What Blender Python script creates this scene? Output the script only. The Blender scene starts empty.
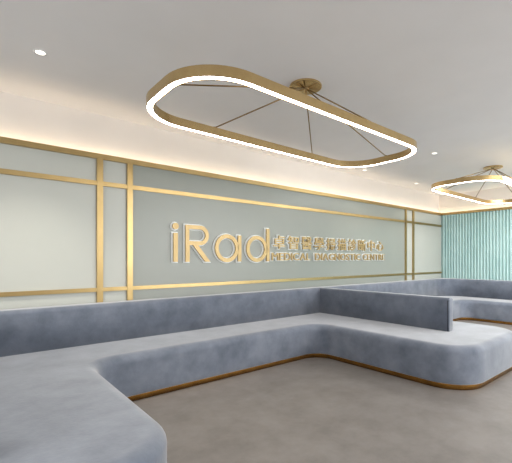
import bpy, bmesh, math
from mathutils import Vector, Matrix
from mathutils.geometry import tessellate_polygon

scene = bpy.context.scene
COL = scene.collection
PI = math.pi

# ------------------------------------------------------------------ materials
def lin(c):
    return tuple(((v/255)/12.92 if v/255 <= .04045 else (((v/255)+.055)/1.055)**2.4) for v in c) + (1,)

def new_mat(name):
    m = bpy.data.materials.new(name); m.use_nodes = True
    nt = m.node_tree
    return m, nt, nt.nodes['Principled BSDF']

def noise_mix(nt, bsdf, c1, c2, scale, detail=4, rough=.55, lo=.35, hi=.65, stretch=(1, 1, 1), bump=0, bump_scale=None, dist=.01):
    tc = nt.nodes.new('ShaderNodeTexCoord')
    mp = nt.nodes.new('ShaderNodeMapping'); mp.inputs['Scale'].default_value = stretch
    nz = nt.nodes.new('ShaderNodeTexNoise'); nz.inputs['Scale'].default_value = scale
    nz.inputs['Detail'].default_value = detail; nz.inputs['Roughness'].default_value = rough
    rp = nt.nodes.new('ShaderNodeValToRGB')
    rp.color_ramp.elements[0].position = lo; rp.color_ramp.elements[1].position = hi
    rp.color_ramp.elements[0].color = c1; rp.color_ramp.elements[1].color = c2
    nt.links.new(tc.outputs['Object'], mp.inputs['Vector'])
    nt.links.new(mp.outputs[0], nz.inputs['Vector'])
    nt.links.new(nz.outputs['Fac'], rp.inputs['Fac'])
    nt.links.new(rp.outputs['Color'], bsdf.inputs['Base Color'])
    if bump:
        n2 = nt.nodes.new('ShaderNodeTexNoise'); n2.inputs['Scale'].default_value = bump_scale or scale
        n2.inputs['Detail'].default_value = 3
        nt.links.new(mp.outputs[0], n2.inputs['Vector'])
        b = nt.nodes.new('ShaderNodeBump'); b.inputs['Strength'].default_value = bump; b.inputs['Distance'].default_value = dist
        nt.links.new(n2.outputs['Fac'], b.inputs['Height'])
        nt.links.new(b.outputs['Normal'], bsdf.inputs['Normal'])
    return rp

def plain(name, c1, c2, scale=3, rough=.6, metal=0, **k):
    m, nt, b = new_mat(name)
    noise_mix(nt, b, lin(c1), lin(c2), scale, **k)
    b.inputs['Roughness'].default_value = rough; b.inputs['Metallic'].default_value = metal
    return m

def emis(name, col, strength, base=(250, 248, 240)):
    m, nt, b = new_mat(name)
    b.inputs['Base Color'].default_value = lin(base)
    b.inputs['Emission Color'].default_value = lin(col)
    b.inputs['Emission Strength'].default_value = strength
    return m

M_ceiling = plain('ceiling_paint', (243, 241, 241), (246, 244, 244), 2, .8)
M_cream = plain('cream_paint', (232, 226, 220), (236, 230, 224), 2, .7)
M_panel = plain('sage_lacquer_panel', (149, 154, 147), (154, 158, 151), .7, .32)
def floor_mat():
    m, nt, b = new_mat('beige_stone_floor')
    noise_mix(nt, b, lin((121, 116, 112)), lin((137, 132, 128)), 3.2, detail=10, rough=.68, lo=.36, hi=.64, bump=.05, bump_scale=30, dist=.004)
    b.inputs['Roughness'].default_value = .5
    b.inputs['Specular IOR Level'].default_value = .3
    return m
M_floor = floor_mat()
M_pale = plain('pale_lacquer_panel', (188, 191, 184), (193, 195, 188), .7, .35)
def brass_mat(name, a, c, rough, stretch=(1, 1, 25), metal=.9):
    m, nt, b = new_mat(name)
    noise_mix(nt, b, lin(a), lin(c), 9, detail=3, lo=.3, hi=.7, stretch=stretch)
    b.inputs['Roughness'].default_value = rough; b.inputs['Metallic'].default_value = metal
    return m
M_brass = brass_mat('brushed_brass', (198, 170, 120), (205, 178, 129), .24, (3, 3, 1), 1.0)
M_trim = brass_mat('satin_gold_trim', (176, 152, 104), (184, 160, 112), .32, (1, 1, 1), .85)
M_letter = brass_mat('satin_gold_letter', (182, 156, 106), (190, 163, 113), .4, (1, 1, 1), .35)
M_plinth = brass_mat('polished_brass_plinth', (158, 114, 56), (190, 142, 76), .22, (1, 1, 1))
M_rod = brass_mat('bronze_rod', (134, 108, 66), (150, 122, 78), .35, (1, 1, 1))
def velvet():
    m, nt, b = new_mat('slate_blue_velvet')
    rp = noise_mix(nt, b, lin((95, 103, 117)), lin((125, 132, 145)), 4.2, detail=6, rough=.6, lo=.32, hi=.68, bump=.12, bump_scale=55, dist=.006)
    b.inputs['Roughness'].default_value = .85
    b.inputs['Specular IOR Level'].default_value = .15
    b.inputs['Sheen Weight'].default_value = 1.0
    b.inputs['Sheen Roughness'].default_value = .45
    b.inputs['Sheen Tint'].default_value = lin((225, 224, 224))
    return m
M_velvet = velvet()
M_seam = plain('dark_velvet_seam', (46, 50, 60), (54, 58, 68), 8, .8)
M_teal = plain('pale_teal_flutes', (172, 206, 204), (188, 218, 216), 2, .45)
M_dark = plain('dark_recess', (34, 28, 24), (44, 37, 31), 6, .7)
M_led = emis('ring_light_diffuser', (255, 250, 244), 16)
M_cove = emis('warm_cove_led', (255, 230, 196), 12)
M_down = emis('downlight_lens', (255, 246, 230), 3)
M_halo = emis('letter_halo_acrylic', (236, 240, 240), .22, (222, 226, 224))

# ------------------------------------------------------------------ helpers
def link(name, bm, mat, parent=None, smooth=False, loc=None):
    me = bpy.data.meshes.new(name)
    bmesh.ops.recalc_face_normals(bm, faces=bm.faces)
    bm.to_mesh(me); bm.free()
    me.materials.append(mat)
    if smooth:
        for p in me.polygons: p.use_smooth = True
    o = bpy.data.objects.new(name, me); COL.objects.link(o)
    if parent: o.parent = parent
    if loc: o.location = loc
    return o

def box(bm, x0, x1, y0, y1, z0, z1, bev=0):
    b2 = bmesh.new()
    vs = [b2.verts.new((x, y, z)) for x in (x0, x1) for y in (y0, y1) for z in (z0, z1)]
    for f in ((0, 1, 3, 2), (4, 6, 7, 5), (0, 4, 5, 1), (2, 3, 7, 6), (0, 2, 6, 4), (1, 5, 7, 3)):
        b2.faces.new([vs[i] for i in f])
    bmesh.ops.recalc_face_normals(b2, faces=b2.faces)
    if bev: bmesh.ops.bevel(b2, geom=list(b2.edges), offset=bev, segments=2, affect='EDGES')
    tmp = bpy.data.meshes.new('t'); b2.to_mesh(tmp); b2.free(); bm.from_mesh(tmp); bpy.data.meshes.remove(tmp)

def empty(name, loc, label, cat, group=None):
    o = bpy.data.objects.new(name, None); COL.objects.link(o); o.location = loc
    o['label'] = label; o['category'] = cat
    if group: o['group'] = group
    return o

def struct(name, bm, mat):
    o = link(name, bm, mat); o['kind'] = 'structure'; return o

def outline(poly, d, nseg=10):
    """poly: CCW list of (x, y, r). Inset by d, each corner an arc; same count for every d."""
    n = len(poly); out = []
    for i in range(n):
        p0 = Vector(poly[i-1][:2]); p = Vector(poly[i][:2]); p1 = Vector(poly[(i+1) % n][:2]); r = poly[i][2]
        a = (p-p0).normalized(); b = (p1-p).normalized()
        cr = a.x*b.y-a.y*b.x
        na = Vector((-a.y, a.x)); nb = Vector((-b.y, b.x))      # inward normals (CCW)
        s = 1 if cr > 0 else -1
        ang = math.atan2(cr, a.dot(b))
        if s > 0: r = max(r, d+.003)
        tl = r*math.tan(abs(ang)/2)
        c = p - a*tl + na*r*s
        rr = max(r - d*s, .003)
        # start direction from centre
        st = -na*s
        for k in range(nseg+1):
            th = ang*k/nseg
            v = Vector((st.x*math.cos(th)-st.y*math.sin(th), st.x*math.sin(th)+st.y*math.cos(th)))
            out.append(c+v*rr)
    return out

def loft(bm, rings, cap=True):
    """rings: list of lists of Vector3 with equal counts"""
    vr = [[bm.verts.new(p) for p in r] for r in rings]
    n = len(vr[0])
    for a, b in zip(vr[:-1], vr[1:]):
        for i in range(n):
            j = (i+1) % n
            bm.faces.new((a[i], a[j], b[j], b[i]))
    if cap:
        bm.faces.new(list(reversed(vr[0]))); bm.faces.new(vr[-1])

def slab(poly, z0, z1, rt, rb=.0, nseg=10, npr=7, ry=None):
    """a slab from a plan polygon with rounded top (rt) and bottom (rb) edges"""
    bm = bmesh.new(); rings = []
    ry = ry or rt
    prof = []
    if rb:
        for k in range(4):
            t = PI/2*k/3
            prof.append((rb*(1-math.sin(t)), z0+rb*(1-math.cos(t))))
    else:
        prof.append((0, z0)); 
    prof.append((0, z1-ry-.001))
    for k in range(1, npr+1):
        t = PI/2*k/npr
        prof.append((rt*(1-math.cos(t)), z1-ry+ry*math.sin(t)))
    prof.append((rt+.012, z1))
    for d, z in prof:
        rings.append([Vector((p.x, p.y, z)) for p in outline(poly, d, nseg)])
    loft(bm, rings, cap=False)
    bm.verts.ensure_lookup_table()
    n = len(rings[0])
    for base in (0, n*(len(rings)-1)):
        for tri in tessellate_polygon([[bm.verts[base+i].co.copy() for i in range(n)]]):
            try: bm.faces.new([bm.verts[base+k] for k in tri])
            except ValueError: pass
    return bm

def tube(bm, p, q, r, n=10):
    p = Vector(p); q = Vector(q); d = (q-p).normalized()
    u = d.orthogonal().normalized(); w = d.cross(u)
    rings = [[c + (u*math.cos(2*PI*i/n)+w*math.sin(2*PI*i/n))*r for i in range(n)] for c in (p, q)]
    loft(bm, rings)

def lathe(bm, prof, n=40, c=(0, 0)):
    rings = [[Vector((c[0]+r*math.cos(2*PI*i/n), c[1]+r*math.sin(2*PI*i/n), z)) for i in range(n)] for r, z in prof]
    loft(bm, rings)

# ------------------------------------------------------------------ room
X0, X1, Y0, Y1 = -3.4, 8.5, -3.6, 4.0
CZ = 2.72
bm = bmesh.new(); box(bm, X0-.2, X1+.3, Y0-.2, Y1+.3, -.12, 0); struct('floor', bm, M_floor)
bm = bmesh.new(); box(bm, X0-.2, X1+.3, Y0-.2, Y1+.3, CZ, CZ+.12); struct('ceiling', bm, M_ceiling)
# back wall: lacquered panel zone below, set-back cream zone above with a light trough
bm = bmesh.new(); box(bm, X0, X1+.1, Y1, Y1+.1, 0, 2.245); struct('wall_back', bm, M_pale)
bm = bmesh.new(); box(bm, 1.368, 6.915, Y1-.006, Y1+.002, .02, 2.24); struct('wall_back_centre', bm, M_panel)
bm = bmesh.new(); box(bm, X0, X1+.1, Y1+.1, Y1+.2, 0, CZ); struct('wall_back_upper', bm, M_cream)
bm = bmesh.new(); box(bm, X1+.1, X1+.2, Y0, Y1+.2, 0, CZ); struct('wall_right', bm, M_cream)
bm = bmesh.new(); box(bm, X1, X1+.1, Y0, Y1, 0, 2.245); struct('wall_right_lower', bm, M_teal)
bm = bmesh.new(); box(bm, X0-.1, X0, Y0, Y1+.2, 0, CZ); struct('wall_left', bm, M_cream)
bm = bmesh.new(); box(bm, X0-.1, X1+.2, Y0-.1, Y0, 0, CZ); struct('wall_front', bm, M_cream)

# gold trims on the back wall
def trim(n, b, bev=.003):
    bm = bmesh.new(); box(bm, *b, bev); return struct('trim_%d' % n, bm, M_trim)
trim(1, (X0, X1, Y1-.03, Y1+.012, 2.230, 2.283))
trim(2, (X0, X1-.02, Y1-.022, Y1, 1.962, 2.008))
trim(3, (X0, X1-.02, Y1-.022, Y1, .890, .930))
for i, x in enumerate((1.070, 1.368, 6.915, 7.215)):
    trim(4+i, (x-.03, x+.03, Y1-.026, Y1, .0, 2.234))
trim(8, (X1-.05, X1+.012, Y0, Y1-.03, 2.230, 2.283))
# LED tape in the trough behind the top rails
bm = bmesh.new(); box(bm, X0+.05, X1+.05, Y1+.03, Y1+.045, 2.247, 2.256)
o = link('cove_led_strip', bm, M_cove); o['label'] = 'warm LED strip glowing along the ledge above the panelled back wall'; o['category'] = 'light strip'
bm = bmesh.new(); box(bm, X1+.03, X1+.045, Y0+.05, Y1-.0, 2.247, 2.256)
o = link('cove_led_strip', bm, M_cove); o['label'] = 'warm LED strip glowing along the ledge above the teal fluted wall'; o['category'] = 'light strip'

# fluted teal cladding on the right wall
fp = empty('fluted_panel', (X1, 2, 0), 'pale teal vertical fluted panelling at the far right end of the room', 'wall panel')
bm = bmesh.new()
y = Y1-.035; pitch = .062
pts = []
while y-pitch > 0.0:
    for k in range(9):
        t = PI*k/8
        pts.append((X1-.002-.036*math.sin(t), y-pitch*(.06+.88*k/8)))
    y -= pitch
pts = [(X1-.002, Y1-.035)] + pts + [(X1-.002, y)]
lo = [bm.verts.new((px-X1, py-2, .0)) for px, py in pts]; hi = [bm.verts.new((px-X1, py-2, 2.232)) for px, py in pts]
for i in range(len(pts)-1): bm.faces.new((lo[i], lo[i+1], hi[i+1], hi[i]))
link('fluting', bm, M_teal, fp)

# ------------------------------------------------------------------ sofa
sofa = empty('sofa', (4.2, 3.6, 0), 'long built-in slate blue velvet bench sofa with backrest and brass plinth along wall', 'sofa')
def child(name, bm, mat, parent=None, smooth=True):
    o = link(name, bm, mat, parent or sofa, smooth)
    if parent is None or parent is sofa:
        o.matrix_parent_inverse = Matrix.Translation(-Vector(sofa.location))
    return o
FY = 3.17; BY = 1.355
def plan(e, back=3.985):
    # front line offset e inwards (plinth recess); CCW
    R = .36; ri = .22
    return [(-.62+e, back, .02), (-.62+e, 1.47+e, R-e),
            (.785-e, 1.47+e, R-e), (.785-e, FY+e, ri+e),
            (3.41+e, FY+e, ri+e), (3.41+e, BY+e, R-e),
            (4.97-e, BY+e, R-e), (4.97-e, FY+e, ri+e),
            (7.70+e, FY+e, ri+e), (7.70+e, .30+e, R-e), (8.43, .30+e, .02), (8.43, back, .02)]
child('seat', slab(plan(0), .050, .408, .085, .02, nseg=12, npr=9, ry=.07), M_velvet)
child('plinth', slab(plan(.022), .0, .050, .002), M_plinth)
BZ0, BZ1 = .39, .785
back_plan = [(-.62, 3.985, .02), (-.62, 3.80, .04), (8.27, 3.80, .45), (8.27, .30, .05), (8.46, .30, .02), (8.46, 3.985, .02)]
child('backrest', slab(back_plan, BZ0, BZ1, .04, 0, nseg=14, ry=.04), M_velvet)
for dx in (4.14, .01):
    dv = child('divider_backrest', slab([(dx, 3.86, .01), (dx, 1.86, .012), (dx+.10, 1.86, .012), (dx+.10, 3.86, .01)], BZ0, BZ1, .03, 0, nseg=5, ry=.03), M_velvet)
    # piping seam where the front panel meets the end cap
    bm = bmesh.new()
    for xx in (dx-.001,):
        tube(bm, (xx, 1.874, .41), (xx, 1.874, .745), .006, 8)
        tube(bm, (xx, 1.874, .745), (dx+.024, 1.872, .782), .006, 8)
    s = link('seam', bm, M_seam, dv, True)

# ------------------------------------------------------------------ ring pendants
def ring_pts(hx, w, r, n=12, off=0):
    """rounded rectangle outline, half length hx, half width w, corner radius r"""
    out = []
    for sx, sy, a0 in ((1, -1, -PI/2), (1, 1, 0), (-1, 1, PI/2), (-1, -1, PI)):
        cx, cy = sx*(hx-r), sy*(w-r)
        for k in range(n+1):
            t = a0+PI/2*k/n
            out.append((cx+(r+off)*math.cos(t), cy+(r+off)*math.sin(t)))
    return out
ZB = 2.283; HB = .066; HX = 1.312; RR = .50; CR = .38; TW = .052
def make_ring(cx, cy, label):
    t = empty('ring_pendant_light', (cx, cy, CZ), label, 'pendant light', 'oval brass ring pendants')
    z0 = ZB-CZ
    def rg(off, z): return [Vector((x, y, z)) for x, y in ring_pts(HX, RR, CR, 14, off)]
    bm = bmesh.new()
    rings = [rg(-.006, z0+.000), rg(0, z0), rg(0, z0+HB), rg(-TW, z0+HB), rg(-TW, z0), rg(-TW+.008, z0+.000), rg(-TW+.008, z0+.012), rg(-.006, z0+.012)]
    rings.append(rings[0])
    # closed torus section
    vr = [[bm.verts.new(p) for p in r] for r in rings[:-1]]
    n = len(vr[0]); m = len(vr)
    for a in range(m):
        b = (a+1) % m
        for i in range(n):
            j = (i+1) % n
            bm.faces.new((vr[a][i], vr[a][j], vr[b][j], vr[b][i]))
    link('ring_frame', bm, M_brass, t)
    bm = bmesh.new()
    rs = [rg(-.007, z0+.010), rg(-.007, z0+.001), rg(-TW+.009, z0+.001), rg(-TW+.009, z0+.010)]
    vr = [[bm.verts.new(p) for p in r] for r in rs]
    for a in range(4):
        b = (a+1) % 4
        for i in range(n):
            j = (i+1) % n
            bm.faces.new((vr[a][i], vr[a][j], vr[b][j], vr[b][i]))
    link('light_diffuser', bm, M_led, t)
    bm = bmesh.new()
    lathe(bm, [(.138, 0), (.140, -.004), (.140, -.016), (.134, -.020), (.03, -.022), (.022, -.030), (.012, -.034)], c=(0, -.03))
    link('canopy', bm, M_brass, t)
    for (ex, ey) in ((-HX+TW/2, 0), (HX-TW/2, 0), (-.61, RR-TW/2), (.61, RR-TW/2), (-.61, -RR+TW/2), (.50, -RR+TW/2)):
        bm = bmesh.new()
        d = Vector((ex, ey, 0)).normalized()
        tube(bm, Vector((0, -.03, -.026))+d*.012, (ex, ey, z0+HB), .0055, 8)
        lathe(bm, [(.010, z0+HB-.001), (.010, z0+HB+.010), (.005, z0+HB+.012)], 12, (ex, ey))
        link('suspension_rod', bm, M_rod, t, True)
    return t
make_ring(2.27, 2.285, 'large oval brass ring pendant with glowing rim hanging near the front of the room')
make_ring(6.60, 2.285, 'farther oval brass ring pendant partly in view at the right, near the teal wall')

# ------------------------------------------------------------------ downlights
def downlight(x, y, label, power=10):
    t = empty('recessed_downlight', (x, y, CZ), label, 'ceiling light', 'small round downlights in the ceiling')
    bm = bmesh.new(); lathe(bm, [(.030, -.001), (.032, -.004), (.044, -.004), (.046, 0), (.030, 0)]); link('trim_ring', bm, M_ceiling, t, True)
    bm = bmesh.new(); lathe(bm, [(.031, -.0005), (.031, -.0025), (.001, -.0030)]); link('lens', bm, M_down, t)
    l = bpy.data.lights.new('spot', 'SPOT'); l.energy = power; l.spot_size = R(95); l.spot_blend = .8; l.shadow_soft_size = .04; l.color = (1, .93, .82)
    o = bpy.data.objects.new('downlight_beam', l); COL.objects.link(o); o.parent = t; o.location = (0, 0, -.02)
R = math.radians
downlight(5.10, 2.50, 'bright round recessed downlight in open ceiling just right of the near ring pendant')
downlight(6.86, 3.73, 'small faint recessed downlight near the far right corner of the ceiling')
downlight(5.18, 3.74, 'small recessed downlight just behind the far end of the near ring pendant')

downlight(.44, 3.14, 'recessed downlight in the ceiling at far left, shining on left corner of the bench', 115)

# ------------------------------------------------------------------ wall sign
sign = empty('wall_sign', (4, 3.95, 1.4), 'raised gold halo-lit company lettering on the sage wall panel', 'sign')
YF, YK, YH = 3.946, 3.966, 3.990   # letter front, letter back, halo sheet
def scurve(name, splines, grow, depth, bev=0):
    """filled 2D curve with holes -> mesh; splines lists of (x, z)"""
    cu = bpy.data.curves.new(name, 'CURVE'); cu.dimensions = '2D'; cu.fill_mode = 'BOTH'
    for pts in splines:
        s = cu.splines.new('POLY'); s.points.add(len(pts)-1); s.use_cyclic_u = True
        for q, (x, z) in zip(s.points, pts): q.co = (x, z, 0, 1)
    return curve_mesh(cu, name, grow, depth)
def curve_mesh(cu, name, grow, depth):
    cu.offset = grow; cu.extrude = depth/2
    tmp = bpy.data.objects.new('tmp', cu); COL.objects.link(tmp)
    dg = bpy.context.evaluated_depsgraph_get()
    me = bpy.data.meshes.new_from_object(tmp.evaluated_get(dg))
    bpy.data.objects.remove(tmp); bpy.data.curves.remove(cu)
    me.name = name
    return me
def place(me, name, mat, x, y, z, sx=1, sz=1, parent=None):
    # text lies in xy facing +z: stand it up to face -Y
    me.transform(Matrix.Translation((x, y, z)) @ Matrix.Rotation(PI/2, 4, 'X') @ Matrix.Diagonal((sx, sz, 1, 1)))
    me.materials.clear(); me.materials.append(mat)
    o = bpy.data.objects.new(name, me); COL.objects.link(o); o.parent = parent or sign
    if parent is None: o.matrix_parent_inverse = Matrix.Translation(-Vector(sign.location))
    return o
def circ(cx, cz, r, n=48, rev=False):
    p = [(cx+r*math.cos(2*PI*i/n), cz+r*math.sin(2*PI*i/n)) for i in range(n)]
    return p[::-1] if rev else p
def rect(x0, x1, z0, z1): return [(x0, z0), (x1, z0), (x1, z1), (x0, z1)]
def glyph_mesh_parts(shapes, name, halo):
    """shapes: list of spline lists (each one filled region); joined to one mesh"""
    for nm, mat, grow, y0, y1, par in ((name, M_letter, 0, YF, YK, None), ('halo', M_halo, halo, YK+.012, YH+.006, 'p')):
        bm = bmesh.new()
        for sp in shapes:
            me = scurve(nm, sp, grow, abs(y1-y0)); bm.from_mesh(me); bpy.data.meshes.remove(me)
        me = bpy.data.meshes.new(nm); bm.to_mesh(me); bm.free()
        if par is None: L = place(me, nm, mat, 0, (y0+y1)/2, 0)
        else:
            h = place(me, nm, mat, 0, (y0+y1)/2, 0, parent=L)
S = .052; BL = 1.187
# i
glyph_mesh_parts([[rect(1.846, 1.898, BL, 1.520)], [circ(1.872, 1.598, .037)]], 'letter', .013)
# R : stem, bowl, leg
def bowl(x0, x1, zt, zb, s):
    r = (zt-zb)/2; cz = (zt+zb)/2; cx = x1-r
    o = [(x0, zb), (cx, zb)]+[(cx+r*math.sin(t), cz-r*math.cos(t)) for t in [PI*k/20 for k in range(1, 20)]]+[(cx, zt), (x0, zt)]
    r2 = r-s
    i = [(x0+s, zb+s), (cx, zb+s)]+[(cx+r2*math.sin(t), cz-r2*math.cos(t)) for t in [PI*k/20 for k in range(1, 20)]]+[(cx, zt-s), (x0+s, zt-s)]
    return [o, i[::-1]]
_b = bowl(1.996, 2.305, 1.622, 1.385, S*.9)
_o = [(1.996, BL), (1.996+S, BL), (1.996+S, 1.385), (2.092, 1.385), (2.255, BL), (2.325, BL), (2.162, 1.385)] + _b[0][1:]
glyph_mesh_parts([[_o, _b[1]]], 'letter', .013)
# a
glyph_mesh_parts([[circ(2.571, 1.357, .177), circ(2.571, 1.357, .177-S*.95, rev=True)], [rect(2.737, 2.789, BL, 1.527)]], 'letter', .013)
# d
glyph_mesh_parts([[circ(3.050, 1.357, .177), circ(3.050, 1.357, .177-S*.95, rev=True)], [rect(3.214, 3.266, BL, 1.640)]], 'letter', .013)

def text_glyph(ch, grow):
    cu = bpy.data.curves.new('g', 'FONT'); cu.body = ch; cu.size = 1; cu.resolution_u = 3
    me = curve_mesh(cu, 'g', grow, .02)
    return me
def bounds(me):
    xs = [v.co.x for v in me.vertices]; ys = [v.co.y for v in me.vertices]
    return min(xs), max(xs), min(ys), max(ys)
def put_glyph(ch, name, xc0, xc1, z0, z1, weight, halo):
    base = text_glyph(ch, 0); bx0, bx1, by0, by1 = bounds(base); bpy.data.meshes.remove(base)
    sx = (xc1-xc0)/(bx1-bx0); sz = (z1-z0)/(by1-by0)
    L = None
    for nm, mat, g, y in ((name, M_letter, weight, .5*(YF+YK)), ('halo', M_halo, halo, .5*(YK+YH)+.008)):
        me = text_glyph(ch, g)
        me.transform(Matrix.Translation((-bx0, -by0, 0)))
        o = place(me, nm, mat, xc0, y, z0, sx, sz, parent=L)
        L = L or o
CN = '卓智醫學掃描診斷中心'
for i, ch in enumerate(CN):
    x = 3.345+i*.2775
    z0, z1 = 1.366, 1.556
    if ch == '心': z0, z1 = 1.376, 1.545
    put_glyph(ch, 'chinese_character', x, x+.215, z0, z1, .008, .055)
for word, wx0, wx1 in (('MEDICAL', 3.315, 4.085), ('DIAGNOSTIC', 4.195, 5.345), ('CENTRE', 5.425, 6.095)):
    ws = []
    for ch in word:
        me = text_glyph(ch, 0); b = bounds(me); ws.append(b[1]-b[0]); bpy.data.meshes.remove(me)
    gap = .11
    k = (wx1-wx0)/(sum(ws)+gap*(len(word)-1))
    x = wx0
    for ch, w in zip(word, ws):
        put_glyph(ch, 'letter', x, x+w*k, 1.200, 1.308, .0, .06)
        x += (w+gap)*k

# ------------------------------------------------------------------ lights
def area(name, loc, rot, sx, sy, e, col):
    l = bpy.data.lights.new(name, 'AREA'); l.shape = 'RECTANGLE'; l.size = sx; l.size_y = sy; l.energy = e; l.color = col
    o = bpy.data.objects.new(name, l); COL.objects.link(o); o.location = loc; o.rotation_euler = rot
    return o
# added soft fill lamps out of view
area('fill_left', (X0+.15, .3, 1.6), (0, R(-90), 0), 2.2, 5.5, 100, (.95, .98, 1))
area('fill_rear', (6.0, Y0+.15, 1.7), (R(90), 0, 0), 5, 2.2, 225, (.98, .99, 1))  # added fill, set towards the right to brighten ceiling and teal wall
area('fill_overhead', (3.4, -1.6, CZ-.05), (0, 0, 0), 8, 2.2, 105, (1, .98, .96))  # added overhead fill behind the camera, no fixture modelled
area('far_bay_fill', (6.6, 1.4, CZ-.06), (0, 0, 0), 2.0, 1.0, 85, (1, .985, .96))  # added fill that lightens the teal wall and the far backrest

w = bpy.data.worlds.new('World'); scene.world = w; w.use_nodes = True
w.node_tree.nodes['Background'].inputs[0].default_value = (.8, .85, .9, 1)
w.node_tree.nodes['Background'].inputs[1].default_value = .3

# ------------------------------------------------------------------ camera
cam = bpy.data.cameras.new('camera'); co = bpy.data.objects.new('camera', cam); COL.objects.link(co)
F = 368.0
cam.sensor_fit = 'HORIZONTAL'; cam.sensor_width = 36; cam.lens = F*36/512
cam.shift_x = -(276-256)/512; cam.shift_y = (259-231.5)/512
cam.clip_start = .05
co.location = (0, 0, 1.22)
co.rotation_euler = (PI/2, 0, -(PI/2-math.radians(49.39)))
scene.camera = co
scene.view_settings.view_transform = 'Standard'
scene.view_settings.look = 'None'
scene.view_settings.exposure = 0
